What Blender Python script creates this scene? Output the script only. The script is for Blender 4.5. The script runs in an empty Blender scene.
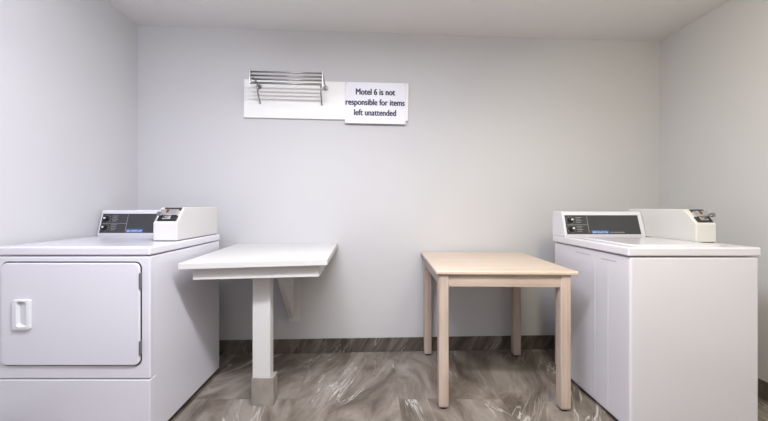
import bpy, bmesh, math, random
from mathutils import Vector, Matrix
random.seed(7)
scene = bpy.context.scene
C = scene.collection
R = math.radians

# ------------------------------------------------------------------ materials
def mat_base(name):
    m = bpy.data.materials.new(name); m.use_nodes = True
    nt = m.node_tree; b = nt.nodes['Principled BSDF']
    return m, nt, b

def N(nt, t, **kw):
    n = nt.nodes.new(t)
    for k, v in kw.items():
        if k in n.inputs.keys(): n.inputs[k].default_value = v
        else: setattr(n, k, v)
    return n

def ramp(nt, stops):
    n = nt.nodes.new('ShaderNodeValToRGB')
    cr = n.color_ramp
    while len(cr.elements) < len(stops): cr.elements.new(0.5)
    for e, (p, c) in zip(cr.elements, stops):
        e.position = p; e.color = (*c, 1) if len(c) == 3 else c
    return n

def paint(name, col, rough=0.5, var=0.03, scale=3.0, bump=0.0, bscale=180, metal=0.0, spec=0.5, coat=0.0):
    """plain finish with slight mottling and an optional fine texture"""
    m, nt, b = mat_base(name); L = nt.links
    tc = N(nt, 'ShaderNodeTexCoord')
    no = N(nt, 'ShaderNodeTexNoise', Scale=scale, Detail=4.0)
    L.new(tc.outputs['Object'], no.inputs['Vector'])
    lo = tuple(c*(1-var) for c in col); hi = tuple(min(1, c*(1+var)) for c in col)
    r = ramp(nt, [(0.3, lo), (0.7, hi)])
    L.new(no.outputs['Fac'], r.inputs['Fac']); L.new(r.outputs['Color'], b.inputs['Base Color'])
    b.inputs['Roughness'].default_value = rough; b.inputs['Metallic'].default_value = metal
    b.inputs['Specular IOR Level'].default_value = spec
    b.inputs['Coat Weight'].default_value = coat
    if bump:
        n2 = N(nt, 'ShaderNodeTexNoise', Scale=bscale, Detail=3.0)
        L.new(tc.outputs['Object'], n2.inputs['Vector'])
        bp = N(nt, 'ShaderNodeBump', Strength=bump, Distance=0.002)
        L.new(n2.outputs['Fac'], bp.inputs['Height']); L.new(bp.outputs['Normal'], b.inputs['Normal'])
    return m

def wood(name, axis, dark, light, sc=1.0, rough=0.42):
    m, nt, b = mat_base(name); L = nt.links
    tc = N(nt, 'ShaderNodeTexCoord')
    mp = N(nt, 'ShaderNodeMapping')
    s = [38*sc, 38*sc, 38*sc]; s['XYZ'.index(axis)] = 2.2*sc
    mp.inputs['Scale'].default_value = s
    L.new(tc.outputs['Object'], mp.inputs['Vector'])
    n1 = N(nt, 'ShaderNodeTexNoise', Scale=1.0, Detail=5.0, Roughness=0.6, Distortion=0.6)
    L.new(mp.outputs['Vector'], n1.inputs['Vector'])
    n2 = N(nt, 'ShaderNodeTexNoise', Scale=3.0, Detail=2.0)
    L.new(tc.outputs['Object'], n2.inputs['Vector'])
    mx = N(nt, 'ShaderNodeMath', operation='MULTIPLY_ADD'); mx.inputs[1].default_value = 0.35
    L.new(n2.outputs['Fac'], mx.inputs[0]); L.new(n1.outputs['Fac'], mx.inputs[2])
    r = ramp(nt, [(0.42, dark), (0.62, tuple((a+c)/2 for a, c in zip(dark, light))), (0.85, light)])
    L.new(mx.outputs[0], r.inputs['Fac']); L.new(r.outputs['Color'], b.inputs['Base Color'])
    b.inputs['Roughness'].default_value = rough
    bp = N(nt, 'ShaderNodeBump', Strength=0.12, Distance=0.001)
    L.new(n1.outputs['Fac'], bp.inputs['Height']); L.new(bp.outputs['Normal'], b.inputs['Normal'])
    return m

def stone(name, tiles=True, vertical=False, tone=1.0):
    """grey-brown porcelain with diagonal streaks, pale veins and thin joints"""
    m, nt, b = mat_base(name); L = nt.links
    tc = N(nt, 'ShaderNodeTexCoord')
    src = tc.outputs['Object']
    sep = N(nt, 'ShaderNodeSeparateXYZ'); L.new(src, sep.inputs[0])
    # joints: long tiles run away from the camera, rows across
    cmb = N(nt, 'ShaderNodeCombineXYZ')
    if vertical:
        L.new(sep.outputs['X'], cmb.inputs['X']); L.new(sep.outputs['Z'], cmb.inputs['Y'])
    else:
        L.new(sep.outputs['Y'], cmb.inputs['X']); L.new(sep.outputs['X'], cmb.inputs['Y'])
    off = N(nt, 'ShaderNodeVectorMath', operation='ADD')
    off.inputs[1].default_value = (0.195+6.6, 3.0, 0) if vertical else (-1.846+6.0, 0.46+4.8, 0)
    L.new(cmb.outputs[0], off.inputs[0])
    br = N(nt, 'ShaderNodeTexBrick', offset=0.5, squash=1.0)
    br.inputs['Scale'].default_value = 1.0
    br.inputs['Color1'].default_value = (0, 0, 0, 1); br.inputs['Color2'].default_value = (1, 1, 1, 1)
    br.inputs['Mortar'].default_value = (0.5, 0.5, 0.5, 1)
    br.inputs['Mortar Size'].default_value = 0.0022; br.inputs['Mortar Smooth'].default_value = 0.2
    br.inputs['Bias'].default_value = 0.0
    br.inputs['Brick Width'].default_value = 1.2
    br.inputs['Row Height'].default_value = 0.6 if not vertical else 6.0
    L.new(off.outputs[0], br.inputs['Vector'])
    # shift the pattern per tile
    rnd = N(nt, 'ShaderNodeVectorMath', operation='SCALE'); rnd.inputs['Scale'].default_value = 3.7
    L.new(br.outputs['Color'], rnd.inputs[0])
    add = N(nt, 'ShaderNodeVectorMath', operation='ADD')
    L.new(src, add.inputs[0]); L.new(rnd.outputs[0], add.inputs[1])
    turn = N(nt, 'ShaderNodeVectorRotate', rotation_type='Y_AXIS' if vertical else 'Z_AXIS')
    L.new(add.outputs[0], turn.inputs['Vector'])
    ang = N(nt, 'ShaderNodeMath', operation='MULTIPLY_ADD'); L.new(br.outputs['Color'], ang.inputs[0])
    ang.inputs[1].default_value = R(0 if vertical else -55); ang.inputs[2].default_value = R(58 if vertical else -50)
    L.new(ang.outputs[0], turn.inputs['Angle'])
    mp = N(nt, 'ShaderNodeMapping')
    mp.inputs['Scale'].default_value = (1.6, 4, 8) if vertical else (1.5, 3.8, 1)
    L.new(turn.outputs[0], mp.inputs['Vector'])
    n1 = N(nt, 'ShaderNodeTexNoise', Scale=1.6, Detail=9.0, Roughness=0.66, Distortion=0.7)
    L.new(mp.outputs['Vector'], n1.inputs['Vector'])
    k = tone
    r = ramp(nt, [(0.30, (0.062*k, 0.049*k, 0.039*k)), (0.44, (0.140*k, 0.116*k, 0.096*k)),
                  (0.57, (0.225*k, 0.195*k, 0.170*k)), (0.76, (0.33*k, 0.297*k, 0.27*k))])
    L.new(n1.outputs['Fac'], r.inputs['Fac'])
    # pale veins: thin ridges of a second stretched noise
    mp2 = N(nt, 'ShaderNodeMapping')
    mp2.inputs['Scale'].default_value = (0.9, 2, 4.5) if vertical else (0.8, 3.6, 1)
    L.new(turn.outputs[0], mp2.inputs['Vector'])
    n2 = N(nt, 'ShaderNodeTexNoise', Scale=1.7, Detail=5.0, Roughness=0.55, Distortion=1.2)
    L.new(mp2.outputs['Vector'], n2.inputs['Vector'])
    s1 = N(nt, 'ShaderNodeMath', operation='SUBTRACT'); s1.inputs[1].default_value = 0.52
    L.new(n2.outputs['Fac'], s1.inputs[0])
    ab = N(nt, 'ShaderNodeMath', operation='ABSOLUTE'); L.new(s1.outputs[0], ab.inputs[0])
    vr = ramp(nt, [(0.0, (1, 1, 1)), (0.006, (0.4, 0.4, 0.4)), (0.018, (0, 0, 0))])
    L.new(ab.outputs[0], vr.inputs['Fac'])
    n3 = N(nt, 'ShaderNodeTexNoise', Scale=2.3, Detail=2.0)
    L.new(add.outputs[0], n3.inputs['Vector'])
    mk = ramp(nt, [(0.46, (0, 0, 0)), (0.62, (0.85, 0.85, 0.85))])
    L.new(n3.outputs['Fac'], mk.inputs['Fac'])
    vm = N(nt, 'ShaderNodeMath', operation='MULTIPLY')
    L.new(vr.outputs['Color'], vm.inputs[0]); L.new(mk.outputs['Color'], vm.inputs[1])
    mix = N(nt, 'ShaderNodeMix', data_type='RGBA')
    L.new(vm.outputs[0], mix.inputs['Factor']); L.new(r.outputs['Color'], mix.inputs['A'])
    mix.inputs['B'].default_value = (0.58*k, 0.56*k, 0.54*k, 1)
    mix2 = N(nt, 'ShaderNodeMix', data_type='RGBA')
    L.new(br.outputs['Fac'], mix2.inputs['Factor']); L.new(mix.outputs['Result'], mix2.inputs['A'])
    mix2.inputs['B'].default_value = (0.15*k, 0.128*k, 0.11*k, 1)
    L.new(mix2.outputs['Result'], b.inputs['Base Color'])
    b.inputs['Roughness'].default_value = 0.38
    b.inputs['Specular IOR Level'].default_value = 0.35
    bp = N(nt, 'ShaderNodeBump', Strength=0.25, Distance=0.002, invert=True)
    L.new(br.outputs['Fac'], bp.inputs['Height']); L.new(bp.outputs['Normal'], b.inputs['Normal'])
    return m

M = dict(
    wall=paint('wall_paint', (0.535, 0.53, 0.545), 0.62, 0.012, 1.2, 0.10, 220),
    ceiling=paint('ceiling_paint', (0.72, 0.71, 0.705), 0.8, 0.01, 1.5, 0.12, 260),
    floor=stone('floor_tile'),
    base=stone('baseboard_tile', vertical=True, tone=0.62),
    sleeve=paint('post_tile', (0.27, 0.238, 0.21), 0.4, 0.22, 9),
    enamel=paint('white_enamel', (0.615, 0.605, 0.655), 0.22, 0.008, 2.0, 0.05, 120, coat=0.15),
    enamel_warm=paint('ivory_enamel', (0.57, 0.56, 0.55), 0.33, 0.008, 2.0, 0.06, 140),
    plastic=paint('white_plastic', (0.64, 0.64, 0.675), 0.35, 0.01),
    panel=paint('charcoal_panel', (0.035, 0.035, 0.038), 0.38, 0.08, 9),
    blue=paint('blue_badge', (0.03, 0.095, 0.27), 0.4, 0.05),
    mark=paint('grey_print', (0.30, 0.30, 0.31), 0.5, 0.03),
    pale=paint('pale_print', (0.62, 0.66, 0.74), 0.5, 0.03),
    black=paint('black_rubber', (0.012, 0.012, 0.013), 0.55, 0.1),
    dark=paint('dark_steel', (0.05, 0.048, 0.047), 0.35, 0.1, 20, metal=0.6),
    grey=paint('grey_steel', (0.16, 0.16, 0.17), 0.4, 0.05, metal=0.5),
    slot=paint('slot_shade_grey', (0.36, 0.36, 0.38), 0.5, 0.03),  # flat grey for the shade in the washer's pressed slots
    chrome=paint('brushed_chrome', (0.60, 0.59, 0.58), 0.24, 0.06, 30, metal=1.0),
    steel=paint('rack_steel', (0.34, 0.33, 0.33), 0.30, 0.06, 30, metal=1.0),
    red=paint('red_label', (0.10, 0.025, 0.02), 0.5, 0.1),
    white_wood=paint('white_painted_wood', (0.57, 0.56, 0.55), 0.38, 0.012, 3.0, 0.08, 60),
    board=paint('white_board', (0.80, 0.795, 0.79), 0.4, 0.01, 3.0, 0.05, 60),
    sign=paint('sign_white', (0.72, 0.72, 0.79), 0.4, 0.01),
    ink=paint('navy_ink', (0.018, 0.025, 0.085), 0.5, 0.05),
    glide=paint('dark_glide', (0.05, 0.035, 0.028), 0.6, 0.1),
)
WD, WL = (0.30, 0.23, 0.185), (0.50, 0.405, 0.34)
M['wood_x'] = wood('pickled_oak_along', 'X', WD, WL)
M['wood_y'] = wood('pickled_oak_deep', 'Y', WD, WL)
M['wood_z'] = wood('pickled_oak_upright', 'Z', (0.33, 0.25, 0.205), (0.52, 0.42, 0.36))
M['wood_top'] = wood('pickled_oak_top', 'X', (0.48, 0.38, 0.30), (0.62, 0.515, 0.43), rough=0.36)

# ------------------------------------------------------------------ mesh helpers
def box(bm, x0, x1, y0, y1, z0, z1):
    r = bmesh.ops.create_cube(bm, size=1.0)
    for v in r['verts']:
        v.co = Vector((x0 + (v.co.x+.5)*(x1-x0), y0 + (v.co.y+.5)*(y1-y0), z0 + (v.co.z+.5)*(z1-z0)))
    return r['verts']

def prism(bm, pts, axis, a, b):
    """polygon pts extruded along axis from a to b; pts are the two other coordinates in order"""
    def P(p, t):
        if axis == 'X': return (t, p[0], p[1])
        if axis == 'Y': return (p[0], t, p[1])
        return (p[0], p[1], t)
    A = [bm.verts.new(P(p, a)) for p in pts]; B = [bm.verts.new(P(p, b)) for p in pts]
    n = len(pts)
    bm.faces.new(A); bm.faces.new(list(reversed(B)))
    for i in range(n): bm.faces.new((A[i], B[i], B[(i+1) % n], A[(i+1) % n]))
    bmesh.ops.recalc_face_normals(bm, faces=bm.faces)
    return A, B

def rrect(x0, x1, z0, z1, r, n=6):
    out = []
    for cx, cz, a0 in ((x1-r, z1-r, 0), (x0+r, z1-r, 90), (x0+r, z0+r, 180), (x1-r, z0+r, 270)):
        for i in range(n+1):
            a = R(a0 + 90*i/n); out.append((cx + r*math.cos(a), cz + r*math.sin(a)))
    return out

def tube(bm, pts, r, seg=10):
    pts = [Vector(p) for p in pts]; rings = []
    for i, p in enumerate(pts):
        t = (pts[min(i+1, len(pts)-1)] - pts[max(i-1, 0)]).normalized()
        up = Vector((0, 0, 1)) if abs(t.z) < .9 else Vector((1, 0, 0))
        u = t.cross(up).normalized(); w = t.cross(u).normalized()
        rings.append([bm.verts.new(p + r*(math.cos(2*math.pi*k/seg)*u + math.sin(2*math.pi*k/seg)*w)) for k in range(seg)])
    for a, b in zip(rings, rings[1:]):
        for k in range(seg): bm.faces.new((a[k], a[(k+1) % seg], b[(k+1) % seg], b[k]))
    bm.faces.new(list(reversed(rings[0]))); bm.faces.new(rings[-1])
    bmesh.ops.recalc_face_normals(bm, faces=bm.faces)

def obj(name, bm, m, parent=None, bevel=0.0, seg=2, world=None, label=None, smooth=False):
    """one mesh object; verts are given in the frame whose origin is `world` (world position of the parent)"""
    me = bpy.data.meshes.new(name)
    if world is not None: bmesh.ops.translate(bm, verts=bm.verts, vec=-Vector(world))
    bm.to_mesh(me); bm.free()
    if smooth:
        for p in me.polygons: p.use_smooth = True
    o = bpy.data.objects.new(name, me); C.objects.link(o); me.materials.append(M[m])
    if parent is not None: o.parent = parent
    if bevel:
        b = o.modifiers.new('edge', 'BEVEL'); b.width = bevel; b.segments = seg; b.limit_method = 'ANGLE'; b.angle_limit = R(40)
        b.harden_normals = False
    if label: o['label'] = label
    return o

def thing(name, label, cat, loc, rz=0, group=None):
    o = bpy.data.objects.new(name, None); C.objects.link(o)
    o.empty_display_size = .1
    o.location = loc; o.rotation_euler = (0, 0, rz); o['label'] = label; o['category'] = cat
    if group: o['group'] = group
    return o

def nb(): return bmesh.new()

# ------------------------------------------------------------------ the room
WL_ = Vector((-1.8025, 2.385)); WR_ = Vector((2.301, 2.535))     # rear corners of the room
YF = -1.7                                                        # wall behind the camera
LX = lambda y: WL_.x + 0.020*(y - WL_.y)
RX = lambda y: WR_.x + 0.019*(y - WR_.y)
udir = (WR_ - WL_).normalized(); ndir = Vector((udir.y, -udir.x))   # ndir points into the room
wall_ang = math.atan2(udir.y, udir.x)
def wy(x): return WL_.y + (x - WL_.x)*(WR_.y - WL_.y)/(WR_.x - WL_.x)
def cz(x): return 2.506 + (x - WL_.x)*(2.463-2.506)/(WR_.x - WL_.x)

def struct(name, bm, m, bevel=0):
    o = obj(name, bm, m, bevel=bevel); o['kind'] = 'structure'; return o

T = .12
bm = nb(); box(bm, -2.1, 2.6, YF-.2, 2.8, -.1, 0); struct('floor', bm, 'floor')
bm = nb()
pts = [(-2.1, cz(-2.1)), (2.6, cz(2.6)), (2.6, cz(2.6)+.1), (-2.1, cz(-2.1)+.1)]
prism(bm, pts, 'Y', YF-.2, 2.8); struct('ceiling', bm, 'ceiling')
def wall(name, a, b, out):
    bm = nb(); a = Vector(a); b = Vector(b); out = Vector(out)*T
    prism(bm, [a, b, b+out, a+out], 'Z', -.05, 2.60); struct(name, bm, 'wall')
wall('wall_back', WL_ - udir*.15, WR_ + udir*.15, -ndir)
wall('wall_left', (LX(YF), YF), WL_, (-1, 0))
wall('wall_right', (RX(YF), YF), WR_, (1, 0))
wall('wall_front', (-2.1, YF), (2.6, YF), (0, -1))
bt, bh = .010, .108
def skirt(name, a, b, inn):
    bm = nb(); a = Vector(a); b = Vector(b); inn = Vector(inn)*bt
    prism(bm, [a, b, b+inn, a+inn], 'Z', 0, bh); struct(name, bm, 'base', .002)
skirt('baseboard_back', WL_, WR_, ndir)
skirt('baseboard_left', (LX(YF), YF), WL_, (1, 0))
skirt('baseboard_right', (RX(YF), YF), WR_, (-1, 0))

# ------------------------------------------------------------------ laundry machines
def coin_box(root, W, x0, x1, yf, yt, yb, z0, hf, ht, side):
    """sloped-nose coin meter: side = +1 when the slide knob sticks out to the right"""
    bm = nb(); box(bm, x0+.006, x1-.006, yf+.006, yb-.004, z0-.002, z0+.005)  # black strip added as the shade in the gap below the box
    obj('box_gap_shade', bm, 'black', root, 0, 1, W, label='dark strip painted as the shade under the coin box')
    zr = z0+.0035
    bm = nb()
    prism(bm, [(yf, zr), (yf, z0+hf), (yf+.004, z0+hf+.004), (yt, z0+ht), (yb, z0+ht), (yb, zr)], 'X', x0, x1)
    cb = obj('coin_box', bm, 'enamel_warm', root, .005, 3, W, label='ivory sloped-nose coin box')
    # things fixed on the slope
    s0 = Vector((0, yf+.004, z0+hf+.004)); s1 = Vector((0, yt, z0+ht)); d = (s1-s0); Ls = d.length; d.normalize()
    n = Vector((0, -d.z, d.y)); n = n if n.z > 0 else -n
    xc = (x0+x1)/2
    def slab(bm, xa, xb, ta, tb, ha, hb):
        vs = box(bm, 0, 1, 0, 1, 0, 1)
        for v in vs:
            c = v.co.copy(); v.co = s0 + d*(ta+(tb-ta)*c.y)*Ls + n*(ha+(hb-ha)*c.z); v.co.x = xa+(xb-xa)*c.x
    w = x1-x0
    bm = nb(); slab(bm, x0+.016, x1-.010, .05, .42, -.002, .004)
    obj('meter_plate', bm, 'black', cb, .001, 1, W, label='black metal plate on the coin box slope')
    bm = nb(); slab(bm, x0+.022, x1-.012, .36, .74, -.001, .020); slab(bm, xc-.022, xc+.022, .14, .38, .003, .012)
    cs = obj('coin_slide', bm, 'chrome', cb, .003, 2, W, label='chrome coin slide')
    bm = nb(); slab(bm, xc-.010, xc+.004, .50, .70, .0198, .0206)
    obj('coin_label', bm, 'red', cs, 0, 1, W, label='small dark red label')
    bm = nb(); slab(bm, x0+.026, x1-.010, .76, .97, -.001, .004)
    obj('price_label', bm, 'dark', cb, .001, 1, W, label='dark label at the top of the slope')
    bm = nb()
    xk = xc + side*.026
    p0 = s0 + d*Ls*.42 + n*.010; p1 = s0 + d*Ls*.30 + n*.034; p0.x = p1.x = xk
    tube(bm, [p0, p1], .006, 12)
    q0 = p1 - (p1-p0).normalized()*.002; q1 = p1 + (p1-p0).normalized()*.010
    tube(bm, [q0, q1], .012, 16)
    obj('slide_knob', bm, 'grey', cb, .0015, 2, W, label='grey slide knob')
    return cb

def console(root, W, x0, x1, px0, px1, yb0, yt0, yback, z0, h, dial_x, strip, line_x, text):
    """slanted control housing with dark panel"""
    bm = nb()
    prism(bm, [(yb0, z0), (yb0+.001, z0+.010), (yt0, z0+h-.006), (yt0+.008, z0+h), (yback, z0+h), (yback, z0)], 'X', x0, x1)
    c = obj('console', bm, 'enamel', root, .004, 3, W)
    a = Vector((0, yb0+.001, z0+.010)); b = Vector((0, yt0, z0+h-.006)); d = b-a; Ls = d.length; d.normalize(); n = Vector((0, -d.z, d.y))
    def P(x, t, k): v = a + d*t + n*k; v.x = x; return v
    def slab(bm, xa, xb, ta, tb, k0, k1):
        vs = box(bm, 0, 1, 0, 1, 0, 1)
        for v in vs: q = v.co.copy(); v.co = P(xa+(xb-xa)*q.x, ta+(tb-ta)*q.y, k0+(k1-k0)*q.z)
    t0, t1 = .008, Ls-.020
    bm = nb(); slab(bm, px0, px1, t0, t1, -.001, .0025)
    p = obj('control_panel', bm, 'panel', c, .0008, 1, W, label='charcoal control panel')
    # raised white rim round the panel
    bm = nb(); e = .006
    slab(bm, px0-e, px0, t0-e, t1+e, -.001, .005); slab(bm, px1, px1+e, t0-e, t1+e, -.001, .005)
    slab(bm, px0, px1, t0-e, t0, -.001, .005); slab(bm, px0, px1, t1, t1+e, -.001, .005)
    obj('panel_rim', bm, 'enamel', c, .0015, 2, W)
    for t in (t0+(t1-t0)*.28, t0+(t1-t0)*.74):
        bm = nb()
        tube(bm, [P(dial_x, t, .002), P(dial_x, t, .006)], .019, 20)
        tube(bm, [P(dial_x, t, .006), P(dial_x, t, .022)], .013, 20)
        dk = obj('dial', bm, 'black', p if False else c, .001, 1, W, label='black round selector dial')
        bm = nb(); slab(bm, dial_x-.003, dial_x+.009, t-.004, t+.006, .0222, .0235)
        obj('dial_pointer', bm, 'pale', dk, 0, 1, W, label='white pointer mark')
        # printed scale beside the dial
        bm = nb()
        for k in range(9):
            an = R(-70 + k*35)
            cx = dial_x + .026*math.cos(an); ct = t + .024*math.sin(an)
            slab(bm, cx-.0022, cx+.0022, ct-.0016, ct+.0016, .0024, .003)
        for k in range(4):
            slab(bm, dial_x+.038, dial_x+.038+.030+.008*(k % 2), t-.016+.011*k, t-.0135+.011*k, .0024, .003)
        obj('dial_scale', bm, 'mark', c, 0, 1, W, label='grey printed dial scale')
    bm = nb(); slab(bm, line_x-.001, line_x+.001, t0+.010, t1-.006, .0024, .003)
    slab(bm, px0+.006, line_x, (t0+t1)/2-.001, (t0+t1)/2+.001, .0024, .003)
    obj('panel_divider', bm, 'mark', c, 0, 1, W, label='thin grey divider line')
    bm = nb(); slab(bm, strip[0], strip[1], t0+.003, t0+.028, .0024, .0034)
    s = obj('badge', bm, 'blue', c, 0, 1, W, label='blue badge strip')
    bm = nb(); x = strip[0]+.008
    while x < strip[1]-.010:                      # unreadable pale lettering as short strokes
        w = random.uniform(.004, .007)
        slab(bm, x, x+w*.4, t0+.009, t0+.020, .0034, .0040); slab(bm, x, x+w, t0+.009+.004*random.randint(0, 2), t0+.0115+.004*random.randint(0, 1), .0034, .0040)
        x += w+.0035
    obj('badge_lettering', bm, 'pale', s, 0, 1, W, label='pale lettering too small to read')
    if text:
        bm = nb(); x = strip[1]+.008
        while x < strip[1]+.10:
            w = random.uniform(.004, .009); slab(bm, x, x+w, t0+.010, t0+.016, .0024, .003); x += w+.004
        obj('panel_print', bm, 'mark', c, 0, 1, W, label='small grey print beside the badge')
    return c

# ---- dryer (left)
dx0, dx1, df, db, dz = -1.787, -1.059, 1.479, 2.147, .943
W = Vector(((dx0+dx1)/2, (df+db)/2, 0))
dryer = thing('clothes_dryer', 'white front-loading coin dryer with a square door, standing at the left wall', 'dryer', W, group=None)
bm = nb(); box(bm, dx0+.006, dx1-.004, df+.012, db, .030, dz-.046)
obj('cabinet', bm, 'enamel', dryer, .006, 3, W)
bm = nb(); box(bm, dx0, dx1, df-.002, db, dz-.042, dz)
obj('top_panel', bm, 'enamel', dryer, .009, 4, W)
bm = nb(); box(bm, dx0+.002, dx1-.001, df, df+.022, .321, dz-.0465)
obj('front_panel', bm, 'enamel', dryer, .005, 3, W)
bm = nb()
prism(bm, [(dx0+.002, df), (dx1-.001, df), (dx1-.001, df+.045), (dx1-.012, df+.045), (dx1-.012, df+.03), (dx0+.012, df+.03), (dx0+.012, df+.045), (dx0+.002, df+.045)], 'Z', .028, .316)
obj('lower_panel', bm, 'enamel', dryer, .004, 3, W)
# door
ox0, ox1, oz0, oz1 = -1.752, -1.103, .388, .868
bm = nb(); prism(bm, rrect(ox0-.006, ox1+.006, oz0-.006, oz1+.006, .032), 'Y', df-.0015, df+.012)  # dark sheet behind the door, its colour stands for the gap's shade
obj('door_gap_shade', bm, 'dark', dryer, 0, 1, W, label='dark sheet painted as the shade in the gap round the door')
bm = nb(); prism(bm, rrect(ox0, ox1, oz0, oz1, .027), 'Y', df-.010, df+.004)
door = obj('door', bm, 'enamel', dryer, .005, 3, W)
# handle: a raised frame round a scooped pocket
hx0, hx1, hz0, hz1 = (8.3-375)/217.5, (25.7-375)/217.5, 1.135-125/217.5, 1.135-95/217.5
hy = df-.010
bm = nb()
out_ = rrect(hx0, hx1, hz0, hz1, .008, 5); inn = rrect(hx0+.022, hx1-.012, hz0+.012, hz1-.006, .014, 5)
def ring(pts, y, fy=None): return [bm.verts.new((p[0], y if fy is None else fy(p), p[1])) for p in pts]
r0 = ring(out_, hy+.001); r1 = ring(out_, hy-.012); r2 = ring(inn, hy-.014)
deep = rrect(hx0+.026, hx1-.014, hz0+.020, hz1-.012, .012, 5)
r3 = ring(deep, 0, lambda p: hy-.0005 - .012*max(0,(p[0]-hx0-.03)/(hx1-hx0-.03)))
for a, b in ((r0, r1), (r1, r2), (r2, r3)):
    n = len(a)
    for i in range(n): bm.faces.new((a[i], a[(i+1) % n], b[(i+1) % n], b[i]))
bm.faces.new(r3); bm.faces.new(list(reversed(r0)))
bmesh.ops.recalc_face_normals(bm, faces=bm.faces)
obj('handle', bm, 'plastic', door, .0015, 2, W, label='white scooped plastic handle')
for za, zb in ((.746, .821), (.437, .503)):
    bm = nb(); prism(bm, rrect(ox1-.001, ox1+.006, za, zb, .003, 3), 'Y', df-.013, df-.001)
    obj('hinge', bm, 'grey', door, .001, 1, W, label='dark grey door hinge')
for fx in (dx0+.06, dx1-.06):
    for fy in (df+.08, db-.06):
        bm = nb(); tube(bm, [(fx, fy, 0), (fx, fy, .012)], .022, 16); tube(bm, [(fx, fy, .010), (fx, fy, .034)], .009, 10)
        obj('foot', bm, 'black', dryer, 0, 1, W, label='black levelling foot')
console(dryer, W, dx0, -1.200, dx0+.014, -1.216, 2.016, 2.056, db, dz, .166, -1.745, (-1.603, -1.493), -1.607, False)
coin_box(dryer, W, -1.2075, -1.076, 1.708, 1.774, db, dz, .1006, .184, -1)

# ---- washer (right)
wx0, wx1, wf, wb, wz = 1.240, 1.890, 1.535, 2.195, .932
W = Vector(((wx0+wx1)/2, (wf+wb)/2, 0))
washer = thing('washing_machine', 'white top-loading coin washer with a plain front, standing to the right of the wooden table', 'washing machine', W)
bm = nb(); box(bm, wx0+.013, wx1-.005, wf+.006, wb, .026, wz-.048)
obj('cabinet', bm, 'enamel', washer, .010, 4, W)
bm = nb(); box(bm, wx0, wx1, wf, wb, wz-.044, wz)
top = obj('top_panel', bm, 'enamel', washer, .008, 4, W)
bm = nb()
prism(bm, rrect(wx0+.075, 1.765, wf+.055, wf+.455, .03), 'Z', wz-.002, wz+.006)
lid = obj('lid', bm, 'enamel', washer, .004, 3, W)
# long pressed ribs of the side sheet; slot shade put in as grey strips
bm = nb()
for y in (1.69, 1.79):
    box(bm, wx0+.0115, wx0+.015, y-.002, y+.002, .05, wz-.10)
obj('side_rib', bm, 'enamel', washer, .0008, 2, W)
for y0, y1, z in ((1.635, 1.735, .845), (1.83, 1.96, .850)):
    bm = nb(); box(bm, wx0+.0122, wx0+.017, y0, y1, z-.0025, z+.0025)
    obj('side_slot_shade', bm, 'slot', washer, 0, 1, W, label='thin grey strip painted as the shade of a pressed slot')
for fx in (wx0+.06, wx1-.06):
    for fy in (wf+.07, wb-.06):
        bm = nb(); tube(bm, [(fx, fy, 0), (fx, fy, .012)], .022, 16); tube(bm, [(fx, fy, .010), (fx, fy, .030)], .009, 10)
        obj('foot', bm, 'black', washer, 0, 1, W, label='black levelling foot')
console(washer, W, wx0, 1.768, wx0+.013, 1.738, 2.047, 2.088, wb, wz, .166, 1.287, (1.415, 1.530), 1.400, True)
coin_box(washer, W, 1.772, 1.884, 1.732, 1.800, wb, wz, .1037, .184, 1)

def tagm(o, label, cat, group=None):
    o['label'] = label; o['category'] = cat
    if group: o['group'] = group
    return o
# ------------------------------------------------------------------ wooden table
tb = thing('dining_table', 'pale pickled-oak table with four square legs, standing against the wall', 'table', (.739, 2.082, 0), R(-1.7))
tw, td, th, tt = .767, .722, .7775, .022
bm = nb(); box(bm, -tw/2-.008, tw/2, -td/2, td/2, th-tt, th)
obj('tabletop', bm, 'wood_top', tb, .007, 4)
lx0, lx1, ly0, ly1, lw = -.374, .350, -.347, .340, .056
def leg(cx, cy):
    h = lw/2; bm = nb()
    rings = []
    for z, k in ((.010, .86), (.022, .98), (.05, 1.0), (th-tt, 1.0)):
        rings.append([bm.verts.new((cx+sx*h*k, cy+sy*h*k, z)) for sx, sy in ((-1, -1), (1, -1), (1, 1), (-1, 1))])
    for a, b in zip(rings, rings[1:]):
        for i in range(4): bm.faces.new((a[i], a[(i+1) % 4], b[(i+1) % 4], b[i]))
    bm.faces.new(list(reversed(rings[0]))); bm.faces.new(rings[-1])
    o = obj('leg', bm, 'wood_z', tb, .006, 3)
    bm = nb(); tube(bm, [(cx, cy, 0), (cx, cy, .012)], .019, 16)
    obj('glide', bm, 'glide', o, 0, label='dark glide under the leg')
for cx in (lx0+lw/2, lx1-lw/2):
    for cy in (ly0+lw/2, ly1-lw/2): leg(cx, cy)
az0, az1 = th-tt-.070, th-tt
for y in (ly0+.006, ly1-.006-.022):
    bm = nb(); box(bm, lx0+lw-.004, lx1-lw+.004, y, y+.022, az0, az1); obj('apron', bm, 'wood_x', tb, .002)
for x in (lx0+.006, lx1-.006-.022):
    bm = nb(); box(bm, x, x+.022, ly0+lw-.004, ly1-lw+.004, az0, az1); obj('apron', bm, 'wood_y', tb, .002)

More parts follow.
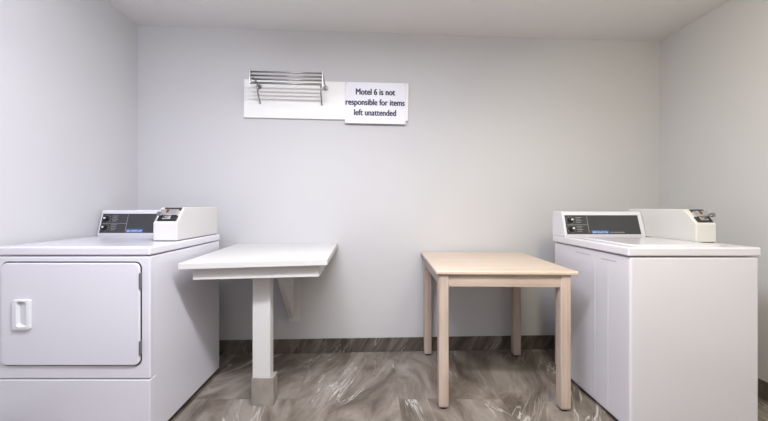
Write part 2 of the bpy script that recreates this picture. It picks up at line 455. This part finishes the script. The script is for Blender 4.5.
# ------------------------------------------------------------------ white wall table
W = Vector((-.64, 2.0, 0))
wt = thing('folding_table', 'white painted table fixed to the wall, on one square post beside the dryer', 'table', W)
FL, FR, BR, BL = (-1.010, 1.608), (-.257, 1.695), (-.288, wy(-.288)-.001), (-1.054, wy(-1.054)-.001)
zt = .8475
def tilt(x, y): return -.006*max(0, min(1, (-.257-x)/.74))*max(0, min(1, (2.41-y)/.8))
bm = nb(); A, B = prism(bm, [FL, FR, BR, BL], 'Z', zt-.033, zt)
for v in bm.verts: v.co.z += tilt(v.co.x, v.co.y)
obj('tabletop', bm, 'white_wood', wt, .003, 3, W)
ab = .747; atop = zt-.033-.0065
aFL, aFR, aBR, aBL = Vector((-.957, 1.648)), Vector((-.306, 1.724)), Vector((-.334, wy(-.334)-.002)), Vector((-1.0, wy(-1.0)-.002))
def rail(name, a, b, inn, z0=ab, z1=None):
    bm = nb(); d = (b-a).normalized(); nrm = Vector((-d.y, d.x))*inn
    prism(bm, [a, b, b+nrm, a+nrm], 'Z', z0, z1 or atop+.004)
    for v in bm.verts:
        if v.co.z > ab+.02: v.co.z = zt-.033+tilt(v.co.x, v.co.y)
    return obj(name, bm, 'white_wood', wt, .0015, 2, W)
rail('apron', aFL, aFR, .022)
dF = (aFR-aFL).normalized()*.0
rail('apron', aFR + (aBR-aFR).normalized()*.0225, aBR, .022)
rail('apron', aFL + (aBL-aFL).normalized()*.0225, aBL, -.022)
# post with tiled foot
px0, px1, py0, py1 = -.699, -.597, 1.790, 1.846
bm = nb(); box(bm, px0, px1, py0, py1, .150, zt-.036)
post = obj('post', bm, 'white_wood', wt, .003, 2, W)
bm = nb(); box(bm, px0-.004, px1+.020, py0-.006, py1+.010, 0, .157)
obj('tile_foot', bm, 'sleeve', post, .0015, 2, W, label='grey stone tile cladding round the foot of the post')
# bracket: upright cleat on the wall with a three-cornered plate
bx0, bx1 = -.660, -.573
yw = wy(-.66)-.001
bm = nb(); box(bm, bx0, bx1, yw-.022, yw, .241, zt-.034)
obj('cleat', bm, 'white_wood', wt, .002, 2, W)
bm = nb()
ys = yw-.022
prism(bm, [(ys, .275), (ys-.022, .290), (1.965, zt-.036), (ys, zt-.036)], 'X', -.656, -.620)
obj('bracket', bm, 'white_wood', wt, .002, 2, W)

# ------------------------------------------------------------------ things on the wall
tilt_b = R(0.7)
def on_wall(x, z, off):
    y = wy(x); return Vector((x, y, z)) + Vector((ndir.x, ndir.y, 0))*off
# board: left-end centre at x=-1.0017, right x=.2585
bl = Vector((-1.0017, wy(-1.0017), 0)); br_ = Vector((.2585, wy(.2585), 0)); blen = (br_-bl).length
zc_l, zc_r = 1.9576, 1.9576 - blen*math.tan(tilt_b)
ctr = (bl+br_)/2; ctr.z = (zc_l+zc_r)/2
bm = nb(); box(bm, -blen/2, blen/2, -.019, -.0005, -.146, .146)
bo = obj('backing_board', bm, 'board', None, .003, 2)
bo.location = ctr; bo.rotation_euler = (0, tilt_b, wall_ang)
tagm(bo, 'long white backing board on the rear wall, carrying the rack and the notice', 'board')
# sign
sl, sr = -.2316, .2374; sc_ = Vector(((sl+sr)/2, wy((sl+sr)/2), 1.9287))
sw = (sr-sl)/udir.x
bm = nb(); box(bm, -sw/2, sw/2, -.0295, -.0192, -.159, .159)
sg = obj('notice_sign', bm, 'sign', None, .0025, 2)
sg.location = sc_; sg.rotation_euler = (0, R(0.65), wall_ang)
tagm(sg, 'white rectangular notice with three lines of navy lettering', 'sign')
cu = bpy.data.curves.new('lettering', 'FONT'); cu.body = 'Motel 6 is not\nresponsible for items\nleft unattended'
cu.align_x = 'CENTER'; cu.align_y = 'CENTER'; cu.size = .067; cu.space_line = 1.2; cu.extrude = .0006
cu.space_character = 1.02
cu.materials.append(M['ink'])
tmp = bpy.data.objects.new('lettering_outline', cu); C.objects.link(tmp)
bpy.context.view_layer.update()
me = bpy.data.meshes.new_from_object(tmp.evaluated_get(bpy.context.evaluated_depsgraph_get()))
bpy.data.objects.remove(tmp)
xs = [v.co.x for v in me.vertices]; ys_ = [v.co.y for v in me.vertices]
kx = .452/(max(xs)-min(xs)); ky = .206/(max(ys_)-min(ys_))
mx_, my_ = (max(xs)+min(xs))/2, (max(ys_)+min(ys_))/2
for v in me.vertices: v.co.x = (v.co.x-mx_)*kx; v.co.y = (v.co.y-my_)*ky
me.name = 'lettering'
bm = nb()
for ox, oz in ((-.0024, 0), (.0024, 0), (-.0012, .0012), (.0012, -.0012)):           # heavier stroke
    k0 = len(bm.verts); bm.from_mesh(me); bm.verts.ensure_lookup_table()
    for v in bm.verts[k0:]: v.co.x += ox; v.co.y += oz
vlo = min(v.co.y for v in bm.verts); pitch = .0798
cuts = (vlo + .206*.27, vlo + .206*.655)       # between the three lines
def band(f):
    y = max(v.co.y for v in f.verts); return 0 if y < cuts[0] else (1 if y < cuts[1] else 2)
lines = {0: [], 1: [], 2: []}
bm.verts.ensure_lookup_table()
# whole letters go to one line: flood over connected faces
seen = set()
for f in bm.faces:
    if f in seen: continue
    stack, isl = [f], []; seen.add(f)
    while stack:
        g = stack.pop(); isl.append(g)
        for e in g.edges:
            for h in e.link_faces:
                if h not in seen: seen.add(h); stack.append(h)
    ymid = (max(v.co.y for g in isl for v in g.verts)+min(v.co.y for g in isl for v in g.verts))/2
    lines[0 if ymid < cuts[0] else (1 if ymid < cuts[1] else 2)] += isl
for k in (2, 1, 0):
    b2 = nb(); vm_ = {}
    for f in lines[k]:
        vs_ = []
        for v in f.verts:
            if v not in vm_: vm_[v] = b2.verts.new(v.co)
            vs_.append(vm_[v])
        try: b2.faces.new(vs_)
        except ValueError: pass
    tx = obj('lettering', b2, 'ink', sg, label='line of navy lettering')
    tx.location = (-.002, -.0302, .006); tx.rotation_euler = (R(90), 0, 0)
bm.free()
# screws at the corners
for sx in (-1, 1):
    for sz in (-1, 1):
        bm = nb(); tube(bm, [(sx*(sw/2-.012), -.0290, sz*.147), (sx*(sw/2-.012), -.0310, sz*.147)], .0035, 10)
        obj('screw', bm, 'steel', sg, label='small screw head')

# rack of bars
rk0 = on_wall(-.545, 2.045, .019)
rk = thing('towel_rack', 'small chrome towel rack of parallel bars, mounted on the white board', 'rack', rk0, wall_ang)
rk.rotation_euler = (0, tilt_b, wall_ang)
rx0, rx1 = -.340, .166
yfr = -.195
zb_, zt_ = -.048, .030
for i in range(4):
    z = zb_ + (zt_-zb_)*i/3
    bm = nb(); tube(bm, [(rx0, yfr, z), (rx1, yfr, z)], .0075 if i in (0,) else .006, 12)
    obj('bar', bm, 'steel', rk, smooth=True)
for x in (rx0, rx1):
    # flat end plate, arm to the wall, flange, and curved strut below
    bm = nb(); box(bm, x-.0035, x+.0035, yfr-.009, yfr+.009, zb_-.010, zt_+.010)
    ep = obj('end_plate', bm, 'chrome', rk, .002, 2)
    bm = nb(); prism(bm, [(yfr+.005, zt_+.004), (yfr+.005, zt_-.012), (-.006, -.012), (-.006, .008)], 'X', x-.004, x+.004)
    obj('arm', bm, 'steel', rk, .002, 2)
    bm = nb(); tube(bm, [(x, .0, -.002), (x, -.012, -.002)], .020, 18); tube(bm, [(x, -.010, -.002), (x, -.026, -.002)], .011, 14)
    obj('flange', bm, 'steel', rk, .002, 2)
    bm = nb(); pts = []
    for i in range(13):
        t = i/12; pts.append((x + (.012 if x < 0 else -.028), -.070 + .062*t**1.6 - .018*math.sin(t*math.pi), -.004 - .128*t))
    tube(bm, pts, .0055, 10)
    obj('strut', bm, 'steel', rk, smooth=True)

# ------------------------------------------------------------------ light
def area(name, loc, rot, sx, sy, power, col):
    l = bpy.data.lights.new(name, 'AREA'); l.shape = 'RECTANGLE'; l.size = sx; l.size_y = sy; l.energy = power; l.color = col
    o = bpy.data.objects.new(name, l); C.objects.link(o); o.location = loc; o.rotation_euler = rot; return o
area('ceiling_strip_lamp', (0, .70, 2.40), (0, 0, 0), 1.0, .16, 66, (0.95, 0.95, 1.0))
area('wall_fill_cool', (-.55, .45, 2.33), (0, R(42), 0), .5, .6, 24, (0.84, 0.86, 1.0))  # added cool fill, tilted to brighten the left wall
area('wall_fill_warm', (.95, .45, 2.30), (0, R(-42), 0), .5, .6, 26, (1.0, 0.93, 0.60))  # added warm fill, tilted to brighten the right wall
area('fill_rear', (.1, -.85, 2.40), (0, 0, 0), 1.8, .8, 9, (0.98, 0.97, 1.0))  # added fill behind the camera for the machine fronts
area('ceiling_fill_cool', (-.9, .5, 2.0), (R(180), 0, 0), .4, .4, 18, (0.97, 0.97, 1.0))  # added upward fill to brighten the ceiling, cool side
area('ceiling_fill_warm', (1.0, .5, 2.0), (R(180), 0, 0), .4, .4, 18, (1.0, 0.96, 0.87))  # added upward fill to brighten the ceiling, warm side
w = bpy.data.worlds.new('room_air'); scene.world = w; w.use_nodes = True
w.node_tree.nodes['Background'].inputs['Color'].default_value = (0.9, 0.92, 1, 1)
w.node_tree.nodes['Background'].inputs['Strength'].default_value = 0.3

# ------------------------------------------------------------------ camera
cam = bpy.data.cameras.new('camera'); co = bpy.data.objects.new('camera', cam); C.objects.link(co)
cam.sensor_width = 36; cam.sensor_fit = 'HORIZONTAL'; cam.lens = 314/768*36
cam.shift_x = 9/768; cam.shift_y = -4.5/768; cam.clip_start = .02
co.location = (0, 0, 1.135); co.rotation_euler = (R(90), 0, 0)
scene.camera = co
vs = scene.view_settings
vs.view_transform = 'Standard'; vs.look = 'None'; vs.exposure = 0.0; vs.gamma = 1.0; vs.use_curve_mapping = False
